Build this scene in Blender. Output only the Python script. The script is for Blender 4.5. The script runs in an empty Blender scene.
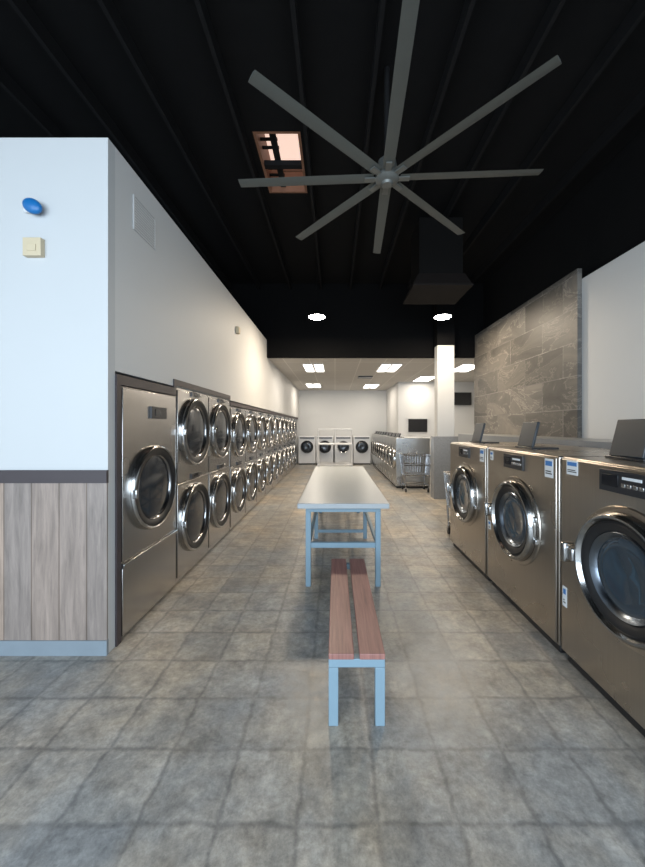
import bpy, bmesh, math
from mathutils import Vector, Matrix
scene = bpy.context.scene
COL = scene.collection
H = 1.53
# ------------------------------------------------------------------ materials
def newmat(name):
    m = bpy.data.materials.new(name); m.use_nodes = True
    nt = m.node_tree
    b = nt.nodes['Principled BSDF']
    return m, nt, b
def simple(name, col, rough=0.5, metal=0.0, emis=None, estr=0.0, noise=0.0, nscale=8.0, coat=0.0, spec=None):
    m, nt, b = newmat(name)
    b.inputs['Roughness'].default_value = rough
    b.inputs['Metallic'].default_value = metal
    b.inputs['Base Color'].default_value = (*col, 1)
    if spec is not None: b.inputs['Specular IOR Level'].default_value = spec
    if coat: b.inputs['Coat Weight'].default_value = coat
    if emis:
        b.inputs['Emission Color'].default_value = (*emis, 1)
        b.inputs['Emission Strength'].default_value = estr
    tc = nt.nodes.new('ShaderNodeTexCoord'); n = nt.nodes.new('ShaderNodeTexNoise')
    n.inputs['Scale'].default_value = nscale; n.inputs['Detail'].default_value = 4
    nt.links.new(tc.outputs['Object'], n.inputs['Vector'])
    r = nt.nodes.new('ShaderNodeMapRange')
    r.inputs['To Min'].default_value = 1 - noise; r.inputs['To Max'].default_value = 1 + noise
    nt.links.new(n.outputs['Fac'], r.inputs['Value'])
    mx = nt.nodes.new('ShaderNodeVectorMath'); mx.operation = 'SCALE'
    mx.inputs[0].default_value = col
    nt.links.new(r.outputs[0], mx.inputs['Scale'])
    nt.links.new(mx.outputs[0], b.inputs['Base Color'])
    return m
M = {}
M['white'] = simple('wall_paint', (0.61, 0.61, 0.60), 0.6, noise=0.02, nscale=2)
M['whitefront'] = simple('wall_paint_dimmed', (0.50, 0.51, 0.51), 0.6, noise=0.03, nscale=1.2)  # same white wall paint, darkened to offset the strong daylight on this face
M['colwhite'] = simple('column_paint', (0.48, 0.48, 0.47), 0.6, noise=0.02, nscale=2)
M['black'] = simple('black_paint', (0.004, 0.004, 0.0043), 0.85, noise=0.3, spec=0.15)
M['blackjoist'] = simple('black_joist', (0.0075, 0.0075, 0.008), 0.75, noise=0.3, spec=0.15)
M['header'] = simple('black_header', (0.0035, 0.0035, 0.0038), 0.9, noise=0.2, spec=0.1)
M['trim'] = simple('dark_trim', (0.045, 0.035, 0.038), 0.5, noise=0.1)
M['base'] = simple('grey_baseboard', (0.20, 0.24, 0.27), 0.5, noise=0.1)
M['frame'] = simple('blue_grey_steel', (0.19, 0.28, 0.34), 0.4, noise=0.05)
M['top'] = simple('table_laminate', (0.36, 0.385, 0.395), 0.32, noise=0.05, nscale=30)
M['fan'] = simple('fan_aluminium', (0.088, 0.094, 0.087), 0.5, 0.2, noise=0.05)
M['fanhub'] = simple('fan_hub', (0.14, 0.145, 0.135), 0.45, 0.4)
M['chrome'] = simple('chrome', (0.48, 0.48, 0.475), 0.18, 1.0)
M['chromed'] = simple('dark_chrome', (0.30, 0.30, 0.305), 0.18, 1.0)
M['chrome2'] = simple('satin_chrome', (0.5, 0.5, 0.5), 0.25, 1.0)
M['rubber'] = simple('black_rubber', (0.012, 0.012, 0.013), 0.45)
M['plastic'] = simple('black_plastic', (0.02, 0.021, 0.024), 0.3)
M['screen'] = simple('dark_screen', (0.01, 0.011, 0.014), 0.12)
M['glass'] = simple('door_glass', (0.03, 0.045, 0.06), 0.06, coat=1.0)
M['glassd'] = simple('dryer_glass', (0.02, 0.024, 0.03), 0.12)
M['drum'] = simple('steel_drum', (0.20, 0.23, 0.27), 0.25, 1.0)
M['lid'] = simple('grey_lid', (0.022, 0.028, 0.034), 0.35)
M['sticker'] = simple('white_sticker', (0.75, 0.78, 0.8), 0.5)
M['blueink'] = simple('blue_print', (0.05, 0.2, 0.5), 0.5)
M['blue'] = simple('blue_lens', (0.008, 0.13, 0.36), 0.4)
M['beige'] = simple('beige_plastic', (0.56, 0.47, 0.32), 0.5)
M['duct'] = simple('duct_black', (0.005, 0.0045, 0.0042), 0.8, noise=0.2, spec=0.1)
M['ductf'] = simple('diffuser_black', (0.011, 0.0085, 0.0075), 0.75, noise=0.2, spec=0.12)
M['ledge'] = simple('grey_ledge', (0.24, 0.25, 0.26), 0.3, noise=0.05)
M['whitemach'] = simple('white_enamel', (0.68, 0.68, 0.68), 0.35)
M['whiterack'] = simple('white_powder_coat', (0.80, 0.80, 0.80), 0.4)
M['ventgap'] = simple('vent_gap_shade', (0.40, 0.40, 0.40), 0.5)  # backing plate, darker to paint the shade between the louvres
M['lamp'] = simple('lamp_emitter', (1, 1, 1), 0.5, emis=(1, 0.97, 0.92), estr=30)
M['troffer'] = simple('troffer_emitter', (1, 1, 1), 0.5, emis=(1, 0.95, 0.88), estr=4)
M['skyglass'] = simple('skylight_glass', (0.8, 0.6, 0.5), 0.5, emis=(1, 0.74, 0.62), estr=0.9, noise=0.3, nscale=5)
M['shaft'] = simple('skylight_wood', (0.20, 0.09, 0.05), 0.6, noise=0.3)

def steel(name, col, rough):
    m, nt, b = newmat(name)
    b.inputs['Metallic'].default_value = 1.0
    tc = nt.nodes.new('ShaderNodeTexCoord'); mp = nt.nodes.new('ShaderNodeMapping')
    mp.inputs['Scale'].default_value = (90, 90, 0.7)
    n = nt.nodes.new('ShaderNodeTexNoise'); n.inputs['Scale'].default_value = 2.0; n.inputs['Detail'].default_value = 3
    nt.links.new(tc.outputs['Object'], mp.inputs['Vector']); nt.links.new(mp.outputs[0], n.inputs['Vector'])
    n2 = nt.nodes.new('ShaderNodeTexNoise'); n2.inputs['Scale'].default_value = 1.7; n2.inputs['Detail'].default_value = 3
    nt.links.new(tc.outputs['Object'], n2.inputs['Vector'])
    r = nt.nodes.new('ShaderNodeMapRange'); r.inputs['From Min'].default_value = 0.3; r.inputs['From Max'].default_value = 0.7
    r.inputs['To Min'].default_value = rough - 0.04; r.inputs['To Max'].default_value = rough + 0.05
    nt.links.new(n2.outputs['Fac'], r.inputs['Value']); nt.links.new(r.outputs[0], b.inputs['Roughness'])
    cr = nt.nodes.new('ShaderNodeMixRGB')
    cr.inputs[1].default_value = (*[c * 0.92 for c in col], 1); cr.inputs[2].default_value = (*[min(1, c * 1.08) for c in col], 1)
    nt.links.new(n.outputs['Fac'], cr.inputs[0]); nt.links.new(cr.outputs[0], b.inputs['Base Color'])
    bp = nt.nodes.new('ShaderNodeBump'); bp.inputs['Strength'].default_value = 0.12; bp.inputs['Distance'].default_value = 0.05
    nt.links.new(n2.outputs['Fac'], bp.inputs['Height']); nt.links.new(bp.outputs[0], b.inputs['Normal'])
    return m
M['steel'] = steel('brushed_stainless', (0.48, 0.435, 0.385), 0.28)
M['steelL'] = steel('brushed_stainless_light', (0.45, 0.435, 0.42), 0.24)
M['chromep'] = steel('bright_stainless', (0.54, 0.54, 0.53), 0.28)

def floor_mat():
    m, nt, b = newmat('concrete_tile')
    N = nt.nodes; L = nt.links
    tc = N.new('ShaderNodeTexCoord')
    wn = N.new('ShaderNodeTexNoise'); wn.inputs['Scale'].default_value = 9; wn.inputs['Detail'].default_value = 5
    L.new(tc.outputs['Object'], wn.inputs['Vector'])
    ws = N.new('ShaderNodeVectorMath'); ws.operation = 'MULTIPLY_ADD'; ws.inputs[1].default_value = (0.045, 0.045, 0); ws.inputs[2].default_value = (0.12, 0.2, 0)
    L.new(wn.outputs['Color'], ws.inputs[0])
    wa = N.new('ShaderNodeVectorMath'); wa.operation = 'ADD'
    L.new(tc.outputs['Object'], wa.inputs[0]); L.new(ws.outputs[0], wa.inputs[1])
    br = N.new('ShaderNodeTexBrick'); br.offset = 0.0; br.squash = 1.0
    br.inputs['Scale'].default_value = 1.0; br.inputs['Brick Width'].default_value = 0.31; br.inputs['Row Height'].default_value = 0.31
    br.inputs['Mortar Size'].default_value = 0.018; br.inputs['Mortar Smooth'].default_value = 1.0
    br.inputs['Color1'].default_value = (0.84, 0.86, 0.88, 1); br.inputs['Color2'].default_value = (1.14, 1.12, 1.08, 1)
    br.inputs['Mortar'].default_value = (0.70, 0.70, 0.70, 1)
    L.new(wa.outputs[0], br.inputs['Vector'])
    def noise(sc, d, rg, dist=0.0):
        n = N.new('ShaderNodeTexNoise'); n.inputs['Scale'].default_value = sc; n.inputs['Detail'].default_value = d
        n.inputs['Roughness'].default_value = rg; n.inputs['Distortion'].default_value = dist
        L.new(tc.outputs['Object'], n.inputs['Vector']); return n
    n0 = noise(1.1, 6, 0.6); n1 = noise(5.5, 12, 0.78, 0.2); n2 = noise(26, 12, 0.8, 0.1)
    def ramp(n, p0, c0, p1, c1):
        cr = N.new('ShaderNodeValToRGB'); cr.color_ramp.elements[0].position = p0; cr.color_ramp.elements[0].color = (*c0, 1)
        cr.color_ramp.elements[1].position = p1; cr.color_ramp.elements[1].color = (*c1, 1); L.new(n.outputs['Fac'], cr.inputs[0]); return cr
    base = ramp(n0, 0.38, (0.28, 0.285, 0.285), 0.62, (0.365, 0.315, 0.255))
    a = ramp(n1, 0.34, (0.55, 0.56, 0.57), 0.66, (1.33, 1.32, 1.30))
    c = ramp(n2, 0.32, (0.60, 0.60, 0.60), 0.70, (1.36, 1.35, 1.34))
    prev = base
    for x in (a, c, br):
        mx = N.new('ShaderNodeMixRGB'); mx.blend_type = 'MULTIPLY'; mx.inputs[0].default_value = 1
        L.new(prev.outputs[0], mx.inputs[1]); L.new(x.outputs[0], mx.inputs[2]); prev = mx
    L.new(prev.outputs[0], b.inputs['Base Color'])
    r = N.new('ShaderNodeMapRange'); r.inputs['From Min'].default_value = 0.35; r.inputs['From Max'].default_value = 0.65
    r.inputs['To Min'].default_value = 0.28; r.inputs['To Max'].default_value = 0.44
    L.new(n2.outputs['Fac'], r.inputs['Value']); L.new(r.outputs[0], b.inputs['Roughness'])
    bp = N.new('ShaderNodeBump'); bp.inputs['Strength'].default_value = 0.18; bp.inputs['Distance'].default_value = 0.01
    L.new(prev.outputs[0], bp.inputs['Height']); L.new(bp.outputs[0], b.inputs['Normal'])
    return m
M['floor'] = floor_mat()

def planks(name, c1, c2, axis, w, ln, stretch, rough=0.5, gap=0.004, lo=0.6, hi=1.25, mort=0.6):
    m, nt, b = newmat(name); N = nt.nodes; L = nt.links
    tc = N.new('ShaderNodeTexCoord'); sx = N.new('ShaderNodeSeparateXYZ'); L.new(tc.outputs['Object'], sx.inputs[0])
    cb = N.new('ShaderNodeCombineXYZ'); L.new(sx.outputs[axis[0]], cb.inputs[0]); L.new(sx.outputs[axis[1]], cb.inputs[1])
    br = N.new('ShaderNodeTexBrick'); br.offset = 0.37
    br.inputs['Scale'].default_value = 1; br.inputs['Brick Width'].default_value = ln; br.inputs['Row Height'].default_value = w
    br.inputs['Mortar Size'].default_value = gap; br.inputs['Color1'].default_value = (*c1, 1); br.inputs['Color2'].default_value = (*c2, 1)
    br.inputs['Mortar'].default_value = (*[c * mort for c in c1], 1)
    L.new(cb.outputs[0], br.inputs['Vector'])
    mp = N.new('ShaderNodeMapping'); mp.inputs['Scale'].default_value = stretch; L.new(cb.outputs[0], mp.inputs['Vector'])
    n = N.new('ShaderNodeTexNoise'); n.inputs['Scale'].default_value = 1; n.inputs['Detail'].default_value = 9; n.inputs['Roughness'].default_value = 0.7
    n.inputs['Distortion'].default_value = 0.4
    L.new(mp.outputs[0], n.inputs['Vector'])
    cr = N.new('ShaderNodeValToRGB'); cr.color_ramp.elements[0].position = 0.3; cr.color_ramp.elements[0].color = (lo, lo, lo, 1)
    cr.color_ramp.elements[1].position = 0.7; cr.color_ramp.elements[1].color = (hi, hi, hi, 1)
    L.new(n.outputs['Fac'], cr.inputs[0])
    mx = N.new('ShaderNodeMixRGB'); mx.blend_type = 'MULTIPLY'; mx.inputs[0].default_value = 1
    L.new(br.outputs['Color'], mx.inputs[1]); L.new(cr.outputs[0], mx.inputs[2]); L.new(mx.outputs[0], b.inputs['Base Color'])
    b.inputs['Roughness'].default_value = rough
    return m
M['wainscot'] = planks('grey_oak_planks', (0.345, 0.255, 0.20), (0.225, 0.19, 0.17), (2, 0), 0.185, 6.0, (2.0, 22, 1), 0.45, 0.004, 0.60, 1.32, 0.42)
M['wood'] = planks('bench_wood', (0.31, 0.145, 0.12), (0.28, 0.13, 0.11), (1, 0), 3.0, 9.0, (2.5, 60, 1), 0.42, 0.0)

def stone():
    m, nt, b = newmat('stone_tile'); N = nt.nodes; L = nt.links
    tc = N.new('ShaderNodeTexCoord'); sx = N.new('ShaderNodeSeparateXYZ'); L.new(tc.outputs['Object'], sx.inputs[0])
    cb = N.new('ShaderNodeCombineXYZ'); L.new(sx.outputs[1], cb.inputs[0]); L.new(sx.outputs[2], cb.inputs[1])
    br = N.new('ShaderNodeTexBrick'); br.offset = 0.5
    br.inputs['Scale'].default_value = 1; br.inputs['Brick Width'].default_value = 0.95; br.inputs['Row Height'].default_value = 0.44
    br.inputs['Mortar Size'].default_value = 0.007
    br.inputs['Color1'].default_value = (0.070, 0.065, 0.058, 1); br.inputs['Color2'].default_value = (0.155, 0.144, 0.129, 1)
    br.inputs['Mortar'].default_value = (0.17, 0.16, 0.148, 1)
    L.new(cb.outputs[0], br.inputs['Vector'])
    ad = N.new('ShaderNodeVectorMath'); ad.operation = 'MULTIPLY_ADD'; ad.inputs[1].default_value = (60, 60, 60)
    L.new(br.outputs['Color'], ad.inputs[0]); L.new(tc.outputs['Object'], ad.inputs[2])
    mp = N.new('ShaderNodeMapping'); mp.inputs['Rotation'].default_value = (math.radians(35), 0, 0); mp.inputs['Scale'].default_value = (1, 0.8, 1.8)
    L.new(ad.outputs[0], mp.inputs['Vector'])
    n = N.new('ShaderNodeTexNoise'); n.inputs['Scale'].default_value = 1.5; n.inputs['Detail'].default_value = 9; n.inputs['Roughness'].default_value = 0.62
    n.inputs['Distortion'].default_value = 0.8
    L.new(mp.outputs[0], n.inputs['Vector'])
    cr = N.new('ShaderNodeValToRGB'); e = cr.color_ramp.elements
    e[0].position = 0.3; e[0].color = (0.6, 0.6, 0.61, 1); e[1].position = 0.7; e[1].color = (1.5, 1.46, 1.4, 1)
    k = e.new(0.495); k.color = (0.92, 0.92, 0.92, 1); k = e.new(0.51); k.color = (2.0, 1.95, 1.88, 1); k = e.new(0.526); k.color = (1, 1, 1, 1)
    L.new(n.outputs['Fac'], cr.inputs[0])
    mx = N.new('ShaderNodeMixRGB'); mx.blend_type = 'MULTIPLY'; mx.inputs[0].default_value = 1
    L.new(br.outputs['Color'], mx.inputs[1]); L.new(cr.outputs[0], mx.inputs[2]); L.new(mx.outputs[0], b.inputs['Base Color'])
    b.inputs['Roughness'].default_value = 0.5
    return m
M['stone'] = stone()
def ceilgrid():
    m, nt, b = newmat('acoustic_ceiling'); N = nt.nodes; L = nt.links
    tc = N.new('ShaderNodeTexCoord')
    br = N.new('ShaderNodeTexBrick'); br.offset = 0.0
    br.inputs['Scale'].default_value = 1; br.inputs['Brick Width'].default_value = 0.6; br.inputs['Row Height'].default_value = 1.2
    br.inputs['Mortar Size'].default_value = 0.012; br.inputs['Color1'].default_value = (0.56, 0.53, 0.49, 1); br.inputs['Color2'].default_value = (0.52, 0.49, 0.45, 1)
    br.inputs['Mortar'].default_value = (0.68, 0.65, 0.6, 1)
    L.new(tc.outputs['Object'], br.inputs['Vector']); L.new(br.outputs['Color'], b.inputs['Base Color'])
    b.inputs['Roughness'].default_value = 0.8
    return m
M['ceilgrid'] = ceilgrid()
M['speckle'] = simple('grey_laminate', (0.22, 0.225, 0.23), 0.4, noise=0.5, nscale=60)

# ------------------------------------------------------------------ mesh builder
class MB:
    def __init__(s): s.v = []; s.f = []; s.m = []; s.sm = []; s.mats = []
    def mi(s, mat):
        if mat not in s.mats: s.mats.append(mat)
        return s.mats.index(mat)
    def add(s, vs, fs, mat, smooth=False):
        o = len(s.v); s.v += [tuple(v) for v in vs]; k = s.mi(mat)
        for f in fs: s.f.append([i + o for i in f]); s.m.append(k); s.sm.append(smooth)
        return s
    def box(s, x0, x1, y0, y1, z0, z1, mat, rot=None, piv=None):
        vs = [Vector(p) for p in ((x0,y0,z0),(x1,y0,z0),(x1,y1,z0),(x0,y1,z0),(x0,y0,z1),(x1,y0,z1),(x1,y1,z1),(x0,y1,z1))]
        if rot is not None:
            piv = Vector(piv); vs = [rot @ (v - piv) + piv for v in vs]
        return s.add(vs, [(0,3,2,1),(4,5,6,7),(0,1,5,4),(1,2,6,5),(2,3,7,6),(3,0,4,7)], mat)
    def cyl(s, p0, p1, r, mat, n=12, r2=None):
        p0 = Vector(p0); p1 = Vector(p1); d = (p1 - p0).normalized()
        a = d.orthogonal().normalized(); c = d.cross(a); r2 = r if r2 is None else r2
        vs = []
        for p, rr in ((p0, r), (p1, r2)):
            for i in range(n):
                t = 2 * math.pi * i / n; vs.append(p + a * math.cos(t) * rr + c * math.sin(t) * rr)
        fs = [(i, (i + 1) % n, n + (i + 1) % n, n + i) for i in range(n)]
        s.add(vs, fs, mat, True)
        s.add(vs[:n], [tuple(range(n))[::-1]], mat); s.add(vs[n:], [tuple(range(n))], mat)
        return s
    def lathe(s, prof, cen, mat, n=48, axis='y'):
        cen = Vector(cen); vs = []
        for r, d in prof:
            for i in range(n):
                t = 2 * math.pi * i / n
                if axis == 'y': vs.append(cen + Vector((r * math.cos(t), -d, r * math.sin(t))))
                else: vs.append(cen + Vector((r * math.cos(t), r * math.sin(t), d)))
        fs = []
        for j in range(len(prof) - 1):
            for i in range(n):
                fs.append((j*n+i, j*n+(i+1)%n, (j+1)*n+(i+1)%n, (j+1)*n+i))
        s.add(vs, fs, mat, True); return s
    def tube(s, pts, r, mat, n=8):
        for a, b in zip(pts[:-1], pts[1:]): s.cyl(a, b, r, mat, n)
        return s
    def build(s, name, parent=None, bevel=0.0, loc=(0,0,0), seg=2):
        me = bpy.data.meshes.new(name); me.from_pydata(s.v, [], s.f)
        for mt in s.mats: me.materials.append(mt)
        me.polygons.foreach_set('material_index', s.m); me.polygons.foreach_set('use_smooth', s.sm)
        bm = bmesh.new(); bm.from_mesh(me); bmesh.ops.remove_doubles(bm, verts=bm.verts, dist=1e-5)
        bmesh.ops.recalc_face_normals(bm, faces=bm.faces); bm.to_mesh(me); bm.free()
        me.set_sharp_from_angle(angle=math.radians(40))
        ob = bpy.data.objects.new(name, me); COL.objects.link(ob); ob.location = loc
        if parent: ob.parent = parent
        if bevel:
            md = ob.modifiers.new('bevel', 'BEVEL'); md.width = bevel; md.segments = seg; md.limit_method = 'ANGLE'; md.angle_limit = math.radians(50)
        return ob
def empty(name, label, cat, loc=(0,0,0), rz=0.0, group=None):
    e = bpy.data.objects.new(name, None); COL.objects.link(e); e.location = loc; e.rotation_euler = (0,0,rz); e.empty_display_size = 0.1
    e['label'] = label; e['category'] = cat
    if group: e['group'] = group
    return e
def top(ob, label, cat, group=None):
    ob['label'] = label; ob['category'] = cat
    if group: ob['group'] = group
    return ob
def copy_thing(root, loc, rz=None, label=None):
    def rec(o, par):
        c = o.copy(); COL.objects.link(c)
        if par is not None:
            c.parent = par; c.matrix_parent_inverse = o.matrix_parent_inverse.copy()
        for ch in list(o.children):
            if ch is not c: rec(ch, c)
        return c
    r = rec(root, None); r.location = loc
    if rz is not None: r.rotation_euler = (0,0,rz)
    if label: r['label'] = label
    return r
def struct(ob, label=None):
    ob['kind'] = 'structure'
    if label: ob['label'] = label
    return ob
def sbox(name, x0,x1,y0,y1,z0,z1, mat, label, bevel=0.0):
    return struct(MB().box(x0,x1,y0,y1,z0,z1,mat).build(name, bevel=bevel), label)

# ------------------------------------------------------------------ room shell
LX = -1.53; RX = 3.2; YB = 14.8; YH = 7.74; ZW = 3.48; ZC = 3.10; ZD = 4.75
sbox('floor', -6, 5.2, -3.2, 15.2, -0.1, 0, M['floor'], 'mottled grey-brown concrete look tile floor')
w = MB(); w.box(-2.75, LX, 2.40, YB, 1.92, ZW, M['white']); w.box(-2.75, -2.62, 2.40, YB, 0, 1.92, M['white'])  # second box: unseen panel behind the dryers, added to stop light leaking
struct(w.build('wall_left'), 'white painted partition wall above the dryers, with an added light-stop panel behind')
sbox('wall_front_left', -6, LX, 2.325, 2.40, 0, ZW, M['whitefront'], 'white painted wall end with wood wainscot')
f = 2.325
sbox('trim_1', -6, LX+0.004, f-0.022, f, 1.155, 1.24, M['trim'], 'dark brown chair rail strip')
sbox('trim_2', -6, LX, f-0.012, f, 0.10, 1.155, M['wainscot'], 'grey oak plank wainscot panel')
sbox('baseboard_left', -6, LX+0.004, f-0.02, f, 0, 0.10, M['base'], 'grey baseboard')
sbox('trim_3', LX-0.12, LX+0.012, 2.402, 2.452, 0, 1.90, M['trim'], 'dark vertical frame strip beside the dryers')
sbox('trim_4', LX-0.02, LX+0.012, 2.452, 3.30, 1.83, 1.90, M['trim'], 'dark frame strip above the single dryer')
sbox('trim_5', LX-0.02, LX+0.012, 3.26, 3.31, 1.90, 1.985, M['trim'], 'dark step in frame strip')
sbox('trim_6', LX-0.02, LX+0.012, 3.31, 5.01, 1.925, 1.985, M['trim'], 'dark frame strip above stacked dryers')
sbox('trim_7', LX-0.02, LX+0.012, 5.01, 14.1, 1.845, 1.90, M['trim'], 'dark frame strip above stacked dryers')
sbox('wall_back', -2.75, 2.5, YB, YB+0.1, 0, ZC+0.02, M['white'], 'white painted back wall')
sbox('wall_back_right', 2.20, 5.0, 12.0, 12.1, 0, ZC, M['white'], 'white painted wall of the attendant room')
sbox('wall_back_side', 2.20, 2.30, 12.1, YB, 0, ZC, M['white'], 'unseen white side wall added for bounce light')
sbox('wall_far_right', 5.0, 5.1, 7.8, 12.1, 0, ZC, M['white'], 'unseen white side wall added for bounce light')
sbox('ceiling_back', -2.75, 5.1, YH+0.12, YB+0.1, ZC, ZC+0.08, M['ceilgrid'], 'suspended acoustic tile ceiling')
sbox('wall_header', -6, 5.2, YH, YH+0.12, ZC-0.005, ZD, M['header'], 'black header wall above the dropped ceiling')
sbox('wall_right', RX, RX+0.12, -3.0, 7.80, 0, 3.45, M['white'], 'white painted wall behind the washers')
sbox('trim_8', RX-0.06, RX, 4.47, 7.78, 0, 3.585, M['stone'], 'large grey-brown stone look tile cladding')
sbox('wall_right_upper', RX+0.13, RX+0.22, -3.0, YH, 0, ZD, M['black'], 'black upper wall')
sbox('wall_right_return', RX+0.12, 5.1, 7.70, 7.80, 0, ZC, M['white'], 'white return wall')
sbox('wall_bounce_left', -6.1, -6, -3.2, YH, 0, ZD, M['white'], 'unseen white side wall added for bounce light')  # closes the unseen side, added in white to bounce light
w = MB()
w.box(-6, RX, -3.1, -3.0, 0, 0.15, M['plastic']); w.box(-6, RX, -3.1, -3.0, 3.6, ZD, M['black'])
for x in (-6, -4.2, -2.4, -0.6, 1.2, 3.1): w.box(x, x+0.08, -3.1, -3.0, 0.15, 3.6, M['plastic'])
struct(w.build('wall_storefront'), 'storefront with black window mullions')
SX0, SX1, SY0, SY1 = -0.90, -0.38, 3.76, 4.75
w = MB()
w.box(-6, SX0, -3.2, YH, ZD, ZD+0.1, M['black']); w.box(SX1, 5.2, -3.2, YH, ZD, ZD+0.1, M['black'])
w.box(SX0, SX1, -3.2, SY0, ZD, ZD+0.1, M['black']); w.box(SX0, SX1, SY1, YH, ZD, ZD+0.1, M['black'])
struct(w.build('ceiling'), 'black painted roof deck')
for i, x in enumerate([-5.4,-4.6,-3.8,-3.0,-2.35,-1.7,-1.0,-0.31,0.35,1.0,1.65,2.3,2.95]):
    sbox('ceiling_joist', x-0.018, x+0.018, -3.0, YH, ZD-0.14, ZD, M['blackjoist'], 'black painted roof joist')
sk = empty('skylight', 'small rectangular roof skylight with warm wooden shaft', 'skylight', (0,0,ZD))
w = MB(); t=0.03
w.box(SX0, SX0+t, SY0, SY1, 0.0, 0.40, M['shaft']); w.box(SX1-t, SX1, SY0, SY1, 0.0, 0.40, M['shaft'])
w.box(SX0+t, SX1-t, SY0, SY0+t, 0, 0.40, M['shaft']); w.box(SX0+t, SX1-t, SY1-t, SY1, 0, 0.40, M['shaft'])
w.build('shaft', sk)
MB().box(SX0, SX1, SY0, SY1, 0.40, 0.43, M['skyglass']).build('glazing', sk)
w = MB(); w.box(SX0+t, SX1-t, 4.24, 4.31, 0.0, 0.06, M['blackjoist']); w.box(-0.74, -0.67, SY0+t, SY1-t, 0.061, 0.10, M['blackjoist'])
for y in (3.88, 4.0, 4.12, 4.45, 4.57): w.box(SX0+t, -0.67, y, y+0.03, 0.12, 0.14, M['blackjoist'])
w.box(-0.74, SX1-t, 4.50, 4.52, 0.12, 0.14, M['shaft'])
w.build('glazing_bar', sk)
c = empty('column', 'white square column with grey laminate lower wrap', 'column', (2.36, 7.45, 0)); c['kind']='structure'
MB().box(-0.18,0.18,-0.11,0.11,1.33,3.27,M['colwhite']).build('shaft', c, 0.004)
MB().box(-0.185,0.185,-0.115,0.115,3.27,ZD-0.14,M['header']).build('upper_shaft', c)
MB().box(-0.26,0.30,-0.13,0.13,0,1.33,M['speckle']).build('wrap', c, 0.004)
sbox('wall_ledge', 2.50, RX-0.061, -0.5, 7.0, 0, 1.39, M['ledge'], 'low grey service bulkhead behind the washers')
sbox('window_1', 2.55, 3.20, 11.96, 12.0, 1.36, 1.81, M['screen'], 'dark attendant window')
sbox('trim_9', 2.50, 3.25, 11.93, 11.96, 1.81, 1.86, M['white'], 'window frame strip')

# ------------------------------------------------------------------ machines
def dryer_door(parent, cz, r, handle_side=1, cx=0.0, y0=-0.012):
    d = MB()
    d.lathe([(r, 0), (r, 0.028), (r*0.98, 0.042), (r*0.955, 0.047), (r*0.93, 0.042), (r*0.92, 0.02)], (0,0,0), M['chrome'])
    ob = d.build('door', parent, loc=(cx, y0, cz)); ob['label'] = 'round chrome dryer door'
    g = MB(); g.lathe([(r*0.93, 0.03), (r*0.91, 0.040), (r*0.80,0.036), (r*0.76, 0.022)], (0,0,0), M['rubber'])
    g.build('gasket', ob)
    g = MB(); g.lathe([(r*0.78, 0.022), (r*0.76, 0.030), (r*0.735, 0.022), (r*0.73, 0.01)], (0,0,0), M['chromed']); g.build('inner_ring', ob)
    g = MB(); g.lathe([(r*0.74, 0.012), (r*0.6, 0.020), (r*0.3, 0.026), (0.001, 0.028)], (0,0,0), M['glassd'])
    g.build('glass', ob)
    h = MB(); hx = handle_side
    h.box(hx*r*0.96-0.012, hx*r*0.96+0.012, -0.062, 0.0, -0.035, 0.035, M['chrome2'])
    h.build('handle', ob, 0.008)
    return ob
def stack_dryer(name, wd, ht, depth, loc, rz, doors, r, group, label):
    e = empty(name, label, 'dryer', loc, rz, group)
    b = MB(); hw = wd/2
    b.box(-hw, hw, 0, depth, 0.02, ht, M['steelL'])
    b.box(-hw+0.03, hw-0.03, 0.03, depth, 0, 0.02, M['rubber'])
    b.build('body', e, 0.004)
    n = len(doors)
    z0 = 0.06; dz = (ht-0.08)/n
    for i in range(n):
        p = MB(); p.box(-hw+0.012, hw-0.012, -0.012, -0.0005, z0+i*dz+0.006, z0+(i+1)*dz-0.006, M['steelL'])
        p.build('front_panel', e, 0.004)
    for cz in doors: dryer_door(e, cz, r, -1)
    return e
LW = 0.835
e = empty('tumble_dryer', 'tall stainless single-door tumble dryer set in the wall', 'dryer', (LX, 2.878, 0), math.radians(90))
b = MB(); b.box(-0.42, 0.42, 0, 0.95, 0.02, 1.825, M['steelL']); b.build('body', e, 0.004)
p = MB(); p.box(-0.41, 0.41, -0.012, -0.0005, 0.56, 1.815, M['steelL']); p.build('front_panel', e, 0.004)
p = MB(); p.box(-0.41, 0.41, -0.012, -0.0005, 0.03, 0.515, M['steelL']); p.build('lower_panel', e, 0.004)
p = MB(); p.box(-0.42, 0.42, -0.03, -0.0005, 0.52, 0.55, M['chrome']); p.build('trim_bar', e, 0.004)
dryer_door(e, 1.034, 0.345, -1, 0.0)
p = MB(); p.box(-0.05, 0.20, -0.03, -0.012, 1.60, 1.70, M['plastic']); p.box(0.0, 0.09, -0.034, -0.03, 1.625, 1.68, M['screen']); p.build('control_panel', e, 0.004)
def add_ctl(e, z, x=-0.0, w=0.2):
    p = MB(); p.box(x-w/2, x+w/2, -0.026, -0.012, z-0.025, z+0.025, M['plastic']); p.box(x-w/4, x+w/4, -0.028, -0.026, z-0.015, z+0.015, M['screen'])
    for i in range(3): p.cyl((x+w/2+0.03+i*0.03, -0.02, z), (x+w/2+0.03+i*0.03, -0.012, z), 0.008, M['chrome'], 8)
    p.build('control_panel', e)
gd = 'stacked dryers along the wall'
s1 = stack_dryer('stacked_dryer', LW-0.01, 1.915, 0.95, (LX, 3.315+LW/2, 0), math.radians(90), [0.57, 1.48], 0.36, gd, 'tall stainless stacked dryer with two round chrome doors')
add_ctl(s1, 1.875); add_ctl(s1, 1.01)
copy_thing(s1, (LX, 3.315+LW*1.5, 0))
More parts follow.
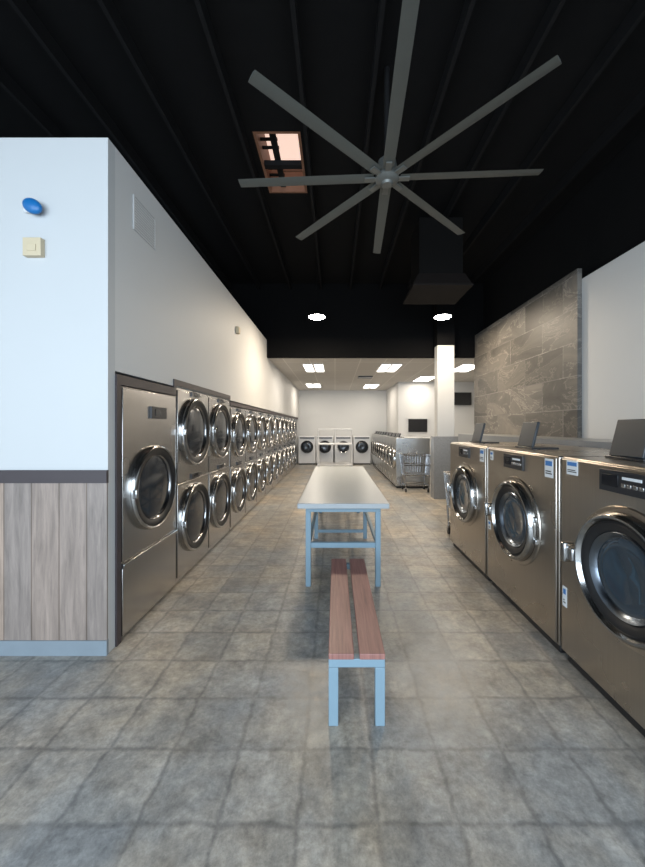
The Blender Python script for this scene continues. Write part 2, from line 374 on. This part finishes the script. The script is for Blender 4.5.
s2 = stack_dryer('stacked_dryer', LW-0.01, 1.835, 0.95, (LX, 5.01+LW/2, 0), math.radians(90), [0.54, 1.41], 0.35, gd, 'stainless stacked dryer with two round chrome doors')
add_ctl(s2, 1.795); add_ctl(s2, 0.968)
for i in range(1, 10): copy_thing(s2, (LX, 5.01+LW/2+LW*i, 0))

def washer(loc, rz, ht=1.335, wd=1.06, depth=0.95, label='large stainless front-load washer with round chrome door'):
    e = empty('front_load_washer', label, 'washing machine', loc, rz, 'large front-load washers in a row')
    hw = wd/2
    b = MB(); b.box(-hw, hw, 0.0, depth, 0.06, ht, M['steel']); b.box(-hw+0.02, hw-0.02, 0.02, depth, 0, 0.06, M['rubber'])
    b.build('body', e, 0.012, seg=3)
    p = MB(); p.box(-hw+0.012, hw-0.012, -0.014, -0.0005, 0.075, ht-0.012, M['steel']); p.build('front_panel', e, 0.006)
    p = MB(); p.box(-0.17, 0.13, -0.03, -0.0145, 1.185, 1.30, M['plastic']); p.box(-0.15, -0.04, -0.033, -0.03, 1.215, 1.28, M['screen'])
    for i in range(4): p.box(-0.02+i*0.035, 0.005+i*0.035, -0.034, -0.03, 1.22, 1.24, M['chrome2'])
    p.box(-0.015, 0.1, -0.0335, -0.03, 1.26, 1.275, M['sticker'])
    p.build('control_panel', e, 0.003)
    r = 0.30; cz = 0.77
    k = MB(); k.lathe([(r*1.18, 0), (r*1.16, 0.010), (r*1.08, 0.014), (r*1.05, 0.006)], (0,0,0), M['steel']); k.build('collar', e, loc=(0, -0.0135, cz))
    d = MB(); d.lathe([(r*1.06, 0), (r*1.06, 0.03), (r*1.04, 0.052), (r*1.00, 0.064), (r*0.965, 0.064), (r*0.94, 0.052), (r*0.90, 0.034)], (0,0,0), M['chrome'])
    dob = d.build('door', e, loc=(0, -0.0145, cz)); dob['label'] = 'round chrome door'
    g = MB(); g.lathe([(r*0.92, 0.040), (r*0.88, 0.050), (r*0.79, 0.043), (r*0.73, 0.026)], (0,0,0), M['rubber']); g.build('gasket', dob)
    g = MB(); g.lathe([(r*0.75, 0.030), (r*0.72, 0.038), (r*0.66, 0.026), (r*0.61, 0.006)], (0,0,0), M['drum']); g.build('inner_ring', dob)
    g = MB(); g.lathe([(r*0.63, 0.012), (r*0.55, 0.020), (r*0.42, 0.012), (r*0.25, 0.006), (0.001, 0.003)], (0,0,0), M['glass']); g.build('glass', dob)
    h = MB(); h.box(-r*1.22, -r*0.97, -0.085, 0.0, -0.04, 0.04, M['chrome2']); h.box(-r*1.26, -r*1.13, -0.10, -0.03, -0.06, 0.06, M['chrome'])
    h.build('handle', dob, 0.01)
    h = MB()
    for z in (-0.08, 0.08): h.box(r*1.0, r*1.12, -0.03, 0.0, z-0.02, z+0.02, M['chrome2'])
    h.build('hinge', dob, 0.006)
    R = Matrix.Rotation(math.radians(-14), 3, 'X')
    l = MB(); l.box(-0.42, -0.18, 0.22, 0.245, ht+0.018, ht+0.25, M['lid'], R, (0, 0.22, ht+0.02))
    l.build('dispenser_lid', e, 0.006)
    l = MB(); l.box(-0.44, -0.16, 0.21, 0.45, ht, ht+0.016, M['plastic']); l.build('dispenser', e, 0.004)
    return e
def sticker(e, x0, x1, z0, z1, ink=True):
    p = MB(); p.box(x0, x1, -0.0165, -0.0145, z0, z1, M['sticker'])
    if ink:
        h = z1-z0; p.box(x0+0.008, x1-0.008, -0.0175, -0.0165, z0+h*0.62, z1-h*0.12, M['blueink'])
        p.box(x0+0.01, x1-0.02, -0.0175, -0.0165, z0+h*0.3, z0+h*0.36, M['plastic'])
        p.box(x0+0.01, x1-0.01, -0.0175, -0.0165, z0+h*0.18, z0+h*0.24, M['plastic'])
    p.build('sticker', e)
WX = 1.50
r90 = math.radians(-90)
w1 = washer((WX, 1.75, 0), r90); sticker(w1, -0.46, -0.36, 1.23, 1.32); sticker(w1, -0.50, -0.46, 0.37, 0.50)
w2 = washer((WX, 2.84, 0), r90); sticker(w2, 0.40, 0.49, 1.18, 1.31); sticker(w2, -0.46,-0.40, 1.22,1.30); sticker(w2, -0.50,-0.45,0.55,0.63)
w3 = washer((WX, 3.93, 0), r90); sticker(w3, 0.40, 0.49, 1.18, 1.31)

def small_washer(loc, rz, mat, group, label, wd=0.74, ht=1.28, dp=0.85, r=0.25, strip=0.14, ring='chrome', console=False):
    e = empty('front_load_washer', label, 'washing machine', loc, rz, group); hw = wd/2
    b = MB(); b.box(-hw, hw, 0, dp, 0.05, ht, mat); b.box(-hw+0.02, hw-0.02, 0.02, dp-0.01, 0, 0.05, M['rubber']); b.build('body', e, 0.01)
    if console:
        R = Matrix.Rotation(math.radians(-20), 3, 'X')
        p = MB(); p.box(-hw+0.10, hw-0.10, 0.08, 0.11, ht+0.01, ht+0.12, M['plastic'], R, (0, 0.08, ht)); p.box(-hw+0.08, hw-0.08, 0.06, 0.22, ht, ht+0.02, M['plastic']); p.build('control_panel', e)
    else:
        p = MB(); p.box(-hw+0.06, hw-0.06, -0.02, -0.0005, ht-0.04-strip, ht-0.04, M['plastic']); p.build('control_panel', e)
    d = MB(); d.lathe([(r, 0), (r, 0.03), (r*0.94, 0.06), (r*0.88, 0.05), (r*0.84, 0.03)], (0,0,0), M[ring], 32)
    dob = d.build('door', e, loc=(0, -0.001, 0.72))
    g = MB(); g.lathe([(r*0.87, 0.03), (r*0.75, 0.05), (r*0.3, 0.04), (0.001, 0.035)], (0,0,0), M['glassd'], 32); g.build('glass', dob)
    return e
gi = 'washers in the far row'
sw = small_washer((1.52, 8.6+0.30, 0), r90, M['chromep'], gi, 'stainless front-load washer in a long row', wd=0.59, ht=1.26, r=0.26, console=True)
for i in range(1, 5): copy_thing(sw, (1.52, 8.6+0.30+0.60*i, 0))
sw = small_washer((1.52, 8.6+0.30+0.60*5, 0), r90, M['chromep'], gi, 'slim stainless front-load washer in a long row', wd=0.59, ht=1.26, dp=0.6, r=0.26, console=True)
for i in range(6, 9): copy_thing(sw, (1.52, 8.6+0.30+0.60*i, 0))
gb = 'washers against the back wall'
bw = small_washer((-1.14, 14.05, 0), 0, M['whitemach'], gb, 'white front-load washer with dark round door', wd=0.70, dp=0.7, ht=1.15, r=0.26, strip=0.05, ring='rubber')
copy_thing(bw, (-1.14+0.72, 14.05, 0)); copy_thing(bw, (1.10, 14.05, 0))
bw = small_washer((0.34, 14.05, 0), 0, M['whitemach'], gb, 'white front-load washer with chrome ringed door', wd=0.70, dp=0.7, ht=1.15, r=0.25, strip=0.05)

# ------------------------------------------------------------------ laundry cart
def cart(loc, rz=0.0, wd=0.62, ln=0.85, mat=None, label='chrome wire laundry cart on casters', z1=0.88, thick=1.0):
    mat = mat or M['chrome2']
    e = empty('laundry_cart', label, 'laundry cart', loc, rz, 'wire laundry carts')
    hw, hl = wd/2, ln/2
    b = MB(); k = thick
    for t in (0, 0.5, 1):
        z = 0.40+(z1-0.40)*t; s = 0.86+0.14*t
        pts = [(-hw*s,-hl*s,z),(hw*s,-hl*s,z),(hw*s,hl*s,z),(-hw*s,hl*s,z),(-hw*s,-hl*s,z)]; b.tube(pts, 0.011*k, mat)
    for i in range(11):
        t = -1 + 2*i/10
        for sgn in (-1, 1):
            b.cyl((t*hw*0.86, sgn*hl*0.86, 0.40), (t*hw, sgn*hl, z1), 0.005*k, mat, 6)
            b.cyl((sgn*hw*0.86, t*hl*0.86, 0.40), (sgn*hw, t*hl, z1), 0.005*k, mat, 6)
        b.cyl((t*hw*0.86, -hl*0.86, 0.40), (t*hw*0.86, hl*0.86, 0.40), 0.005*k, mat, 6)
    b.build('basket', e)
    l = MB()
    for sx in (-1, 1):
        for sy in (-1, 1): l.cyl((sx*hw*0.8, sy*hl*0.8, 0.10), (sx*hw*0.86, sy*hl*0.86, 0.40), 0.014*k, mat)
    l.tube([(-hw*.8,-hl*.8,.16),(hw*.8,-hl*.8,.16),(hw*.8,hl*.8,.16),(-hw*.8,hl*.8,.16),(-hw*.8,-hl*.8,.16)], 0.012*k, mat)
    l.build('frame', e)
    for sx in (-1, 1):
        for sy in (-1, 1):
            kk = MB(); kk.cyl((-0.014, 0, 0.05), (0.014, 0, 0.05), 0.05, M['rubber'], 16); kk.box(-0.02, 0.02, -0.012, 0.012, 0.05, 0.12, M['chrome2'])
            kk.build('caster', e, loc=(sx*hw*0.8, sy*hl*0.8, 0))
    return e
cart((1.87, 4.78, 0), 0, 0.60, 0.40)
cart((1.92, 8.27, 0), 0, 0.66, 0.5, mat=M['chromed'], z1=0.86, thick=1.0)
def rack(loc, wd, dp, ht):
    e = empty('rolling_rack', 'white tubular rolling rack with shelves and hanging bar', 'laundry rack', loc)
    hw, hd = wd/2, dp/2; m = M['whiterack']; b = MB()
    for sx in (-1, 0, 1): b.cyl((sx*hw, 0, 0.9 if sx == 0 else 0.12), (sx*hw, 0, ht), 0.024, m)
    b.cyl((-hw, 0, ht), (hw, 0, ht), 0.026, m)
    for z in (0.90, 0.14):
        b.tube([(-hw,-hd,z),(hw,-hd,z),(hw,hd,z),(-hw,hd,z),(-hw,-hd,z)], 0.024, m)
    for sx in (-1, 1):
        for sy in (-1, 1): b.cyl((sx*hw, sy*hd, 0.12), (sx*hw, sy*hd, 0.90), 0.024, m)
    b.build('frame', e)
    for z in (0.145, 0.905): MB().box(-hw+0.02, hw-0.02, -hd+0.02, hd-0.02, z-0.01, z+0.015, m).build('shelf', e)
    for sx in (-1, 1):
        for sy in (-1, 1):
            k = MB(); k.cyl((-0.014,0,0.055),(0.014,0,0.055),0.055,M['rubber'],16); k.box(-0.02,0.02,-0.012,0.012,0.055,0.12,M['chrome2'])
            k.build('caster', e, loc=(sx*hw, sy*hd, 0))
rack((0.0, 12.9, 0), 1.24, 0.7, 1.44)

# ------------------------------------------------------------------ bench
BX0, BX1, BY0, BY1, BZ = -0.033, 0.256, 1.755, 3.03, 0.375
e = empty('bench', 'low bench with two reddish wood slats on blue-grey steel frame', 'bench', ((BX0+BX1)/2, (BY0+BY1)/2, 0))
hw = (BX1-BX0)/2; hl = (BY1-BY0)/2
for s in (-1, 1):
    x0, x1 = sorted((s*0.014, s*hw)); MB().box(x0, x1, -hl, hl, BZ-0.03, BZ, M['wood']).build('slat', e, 0.004)
fr = MB()
for s in (-1, 1): fr.box(s*hw-(0.04 if s>0 else 0), s*hw+(0.04 if s<0 else 0), -hl+0.05, hl-0.05, BZ-0.065, BZ-0.031, M['frame'])
for s in (-1, 1): fr.box(-hw, hw, s*(hl-0.03)-0.022, s*(hl-0.03)+0.022, BZ-0.075, BZ-0.031, M['frame'])
fr.build('seat_frame', e, 0.003)
for sx in (-1, 1):
    for sy in (-1, 1):
        x0, x1 = sorted((sx*hw, sx*(hw-0.05))); y = sy*(hl-0.03)
        MB().box(x0, x1, y-0.022, y+0.022, 0, BZ-0.076, M['frame']).build('leg', e, 0.003)

# ------------------------------------------------------------------ table
e = empty('folding_table', 'long grey laminate folding table on blue-grey steel frame', 'table', (0.078, 4.75, 0))
MB().box(-0.43, 0.43, -1.53, 1.53, 0.765, 0.815, M['top']).build('tabletop', e, 0.006)
w = MB()
for y in (-1.42, 0, 1.42): w.box(-0.36, 0.36, y-0.025, y+0.025, 0.715, 0.764, M['frame'])
for x in (-0.335, 0.335): w.box(x-0.022, x+0.022, -1.42, 1.42, 0.72, 0.764, M['frame'])
w.build('apron', e, 0.003)
for y in (-1.42, 0, 1.42):
    for x in (-0.335, 0.335): MB().box(x-0.025, x+0.025, y-0.025, y+0.025, 0, 0.714, M['frame']).build('leg', e, 0.003)
for y in (-1.42, 0, 1.42): MB().box(-0.309, 0.309, y-0.02, y+0.02, 0.37, 0.42, M['frame']).build('crossbar', e, 0.003)
for y in (0, 1.42): MB().box(-0.309, 0.309, y-0.018, y+0.018, 0.08, 0.12, M['frame']).build('crossbar', e, 0.003)
for x in (-0.335, 0.335):
    for y0, y1 in ((-1.394, -0.026), (0.026, 1.394)):
        MB().box(x-0.018, x+0.018, y0, y1, 0.375, 0.415, M['frame']).build('rail', e, 0.003)

# ------------------------------------------------------------------ ceiling fan
FX, FY, FZ = 0.467, 3.1, 3.77
e = empty('ceiling_fan', 'large eight-blade grey aluminium ceiling fan', 'ceiling fan', (FX, FY, FZ), math.radians(-3.0))
h = MB(); h.lathe([(0.001,-0.07),(0.045,-0.07),(0.055,-0.05),(0.085,-0.04),(0.105,-0.02),(0.105,0.02),(0.095,0.05),(0.08,0.14),(0.05,0.17),(0.001,0.17)], (0,0,0), M['fanhub'], 32, 'z')
h.build('hub', e)
MB().cyl((0,0,0.17), (0,0,ZD-FZ), 0.025, M['blackjoist']).build('downrod', e)
for i in range(8):
    w = MB(); a = Matrix.Rotation(math.radians(5), 3, 'X')
    pts = [(-0.050,-0.003),(-0.02,0.008),(0.024,0.010),(0.050,0.0),(0.024,-0.004),(-0.02,-0.006)]
    vs = []
    for x in (0.12, 0.9, 1.345):
        k = 1.0 if x < 1 else 0.92
        for (y, z) in pts: vs.append(a @ Vector((x, y*k, z)))
    n = len(pts); fs = []
    for j in range(2):
        for t in range(n): fs.append((j*n+t, j*n+(t+1)%n, (j+1)*n+(t+1)%n, (j+1)*n+t))
    fs += [tuple(range(n)), tuple(range(2*n, 3*n))]
    w.add(vs, fs, M['fan'])
    w.box(0.06, 0.2, -0.025, 0.025, -0.02, -0.008, M['fanhub'])
    b = w.build('blade', e); b.rotation_euler = (0, 0, math.radians(45*i))

# ------------------------------------------------------------------ light fixtures
def highbay(x, y, z):
    e = empty('high_bay_light', 'round black high-bay light with glowing lens', 'ceiling light', (x, y, z), 0, 'hanging round lights')
    MB().lathe([(0.165,0.0),(0.17,0.03),(0.12,0.05),(0.08,0.10),(0.001,0.10)], (0,0,0), M['header'], 32, 'z').build('housing', e)
    MB().lathe([(0.001,-0.03),(0.08,-0.028),(0.13,-0.015),(0.155,0.0),(0.150,0.01),(0.001,0.01)], (0,0,0), M['lamp'], 32, 'z').build('lens', e)
    MB().cyl((0,0,0.10),(0,0,ZD-z), 0.006, M['header'], 6).build('cord', e)
highbay(-0.34, 6.5, 3.6); highbay(2.03, 6.5, 3.6)
def troffer(x, y, wd=0.55, ln=1.15):
    e = empty('ceiling_light', 'recessed rectangular fluorescent ceiling light', 'ceiling light', (x, y, ZC), 0, 'recessed rectangular lights')
    MB().box(-wd/2, wd/2, -ln/2, ln/2, -0.015, -0.001, M['whitemach']).build('frame', e)
    for s in (-1, 1): MB().box(*sorted((s*0.03, s*(wd/2-0.03))), -ln/2+0.03, ln/2-0.03, -0.022, -0.0155, M['troffer']).build('lens', e)
TR = [(-0.55, 9.15), (1.42, 9.15), (3.45, 9.15), (-0.8, 13.0), (1.37, 13.2), (2.9, 11.2)]
for t in TR: troffer(*t)
v = MB(); v.box(0.72, 1.16, 10.6, 11.0, ZC-0.03, ZC-0.001, M['plastic']); top(v.build('ceiling_vent'), 'dark square ceiling vent', 'vent')

e = empty('air_diffuser', 'black square duct drop with flared diffuser', 'air vent', (1.56, 5.35, 0))
def frust(mb, x, y, z0, x2, y2, z1, mat):
    vs = [(-x,-y,z0),(x,-y,z0),(x,y,z0),(-x,y,z0),(-x2,-y2,z1),(x2,-y2,z1),(x2,y2,z1),(-x2,y2,z1)]
    mb.add(vs, [(0,3,2,1),(4,5,6,7),(0,1,5,4),(1,2,6,5),(2,3,7,6),(3,0,4,7)], mat)
w = MB(); frust(w, 0.42, 0.38, 3.60, 0.34, 0.30, 3.78, M['ductf']); w.box(-0.43,0.43,-0.39,0.39,3.57,3.60,M['ductf']); w.build('diffuser', e)
MB().box(-0.32,0.32,-0.28,0.28,3.78,ZD-0.14,M['duct']).build('duct', e)

# wall things
e = empty('strobe_light', 'blue oval strobe lens on the white wall', 'alarm light', (-2.03, f, 3.0))
w = MB(); w.box(-0.05,0.05,-0.03,0.001,-0.035,0.035,M['whitemach']); w.build('base', e, 0.01)
me = bpy.data.meshes.new('lens'); bm = bmesh.new(); bmesh.ops.create_uvsphere(bm, u_segments=24, v_segments=14, radius=1)
for v in bm.verts: v.co = Vector((v.co.x*0.066, v.co.y*0.030, v.co.z*0.048))
for fc in bm.faces: fc.smooth = True
bm.to_mesh(me); bm.free(); me.materials.append(M['blue']); o = bpy.data.objects.new('lens', me); COL.objects.link(o); o.parent = e; o.location = (0.03,-0.045,-0.01); o.rotation_euler = (0, math.radians(28), 0)
w = MB(); w.box(-2.075,-1.955,f-0.035,f+0.001,2.67,2.79,M['beige']); w.box(-2.045,-1.985,f-0.04,f-0.035,2.70,2.745,M['beige'])
top(w.build('sensor_box', None, 0.008), 'small beige plastic sensor box on the white wall', 'sensor')
w = MB(); w.box(LX-0.001, LX+0.006, 2.61, 2.93, 3.03, 3.29, M['ventgap'])
w.box(LX+0.006, LX+0.010, 2.61, 2.625, 3.03, 3.29, M['white']); w.box(LX+0.006, LX+0.010, 2.915, 2.93, 3.03, 3.29, M['white'])
for i in range(12): w.box(LX+0.006, LX+0.009, 2.625, 2.915, 3.035+i*0.021, 3.047+i*0.021, M['white'])
top(w.build('air_vent', None), 'white louvred wall vent on the partition', 'vent')
w = MB(); w.box(LX-0.001, LX+0.05, 5.3, 5.4, 2.98, 3.08, M['beige']); top(w.build('motion_sensor', None, 0.01), 'small beige motion sensor on the partition wall', 'sensor')
e = empty('television', 'black flat television mounted on the wall', 'television', (4.35, 11.9, 2.5))
MB().box(-0.34,0.34,-0.06,-0.02,-0.22,0.22,M['plastic']).build('case', e, 0.005)
MB().box(-0.32,0.32,-0.064,-0.0605,-0.2,0.2,M['screen']).build('screen', e)
MB().box(-0.08,0.08,-0.02,0.101,-0.08,0.08,M['plastic']).build('bracket', e)

# ------------------------------------------------------------------ lights
def area(name, loc, rot, sx, sy, power, col):
    l = bpy.data.lights.new(name, 'AREA'); l.shape = 'RECTANGLE'; l.size = sx; l.size_y = sy; l.energy = power; l.color = col
    o = bpy.data.objects.new(name, l); COL.objects.link(o); o.location = loc; o.rotation_euler = rot; return o
area('daylight', (-0.9, -2.9, 2.0), (math.radians(76), 0, 0), 8.0, 3.2, 540, (0.74, 0.87, 1.0))
for x, y in TR: area('troffer_light', (x, y, ZC-0.05), (0,0,0), 0.5, 1.1, 27, (1, 0.88, 0.73))
for x in (-0.34, 2.03): area('highbay_light', (x, 6.5, 3.56), (0,0,0), 0.3, 0.3, 74, (1, 0.83, 0.62))
wd = bpy.data.worlds.new('World'); scene.world = wd; wd.use_nodes = True
wd.node_tree.nodes['Background'].inputs[0].default_value = (0.68, 0.84, 1, 1); wd.node_tree.nodes['Background'].inputs[1].default_value = 1.4
# ------------------------------------------------------------------ camera
cam = bpy.data.cameras.new('camera'); co = bpy.data.objects.new('camera', cam); COL.objects.link(co)
co.location = (0, 0, H); co.rotation_euler = (math.radians(90), 0, 0)
cam.sensor_fit = 'VERTICAL'; cam.sensor_height = 36; cam.lens = 345/867*36
cam.shift_x = -12.5/867; cam.shift_y = -6.5/867; cam.clip_start = 0.02
scene.camera = co
scene.view_settings.view_transform = 'Standard'
scene.view_settings.look = 'None'
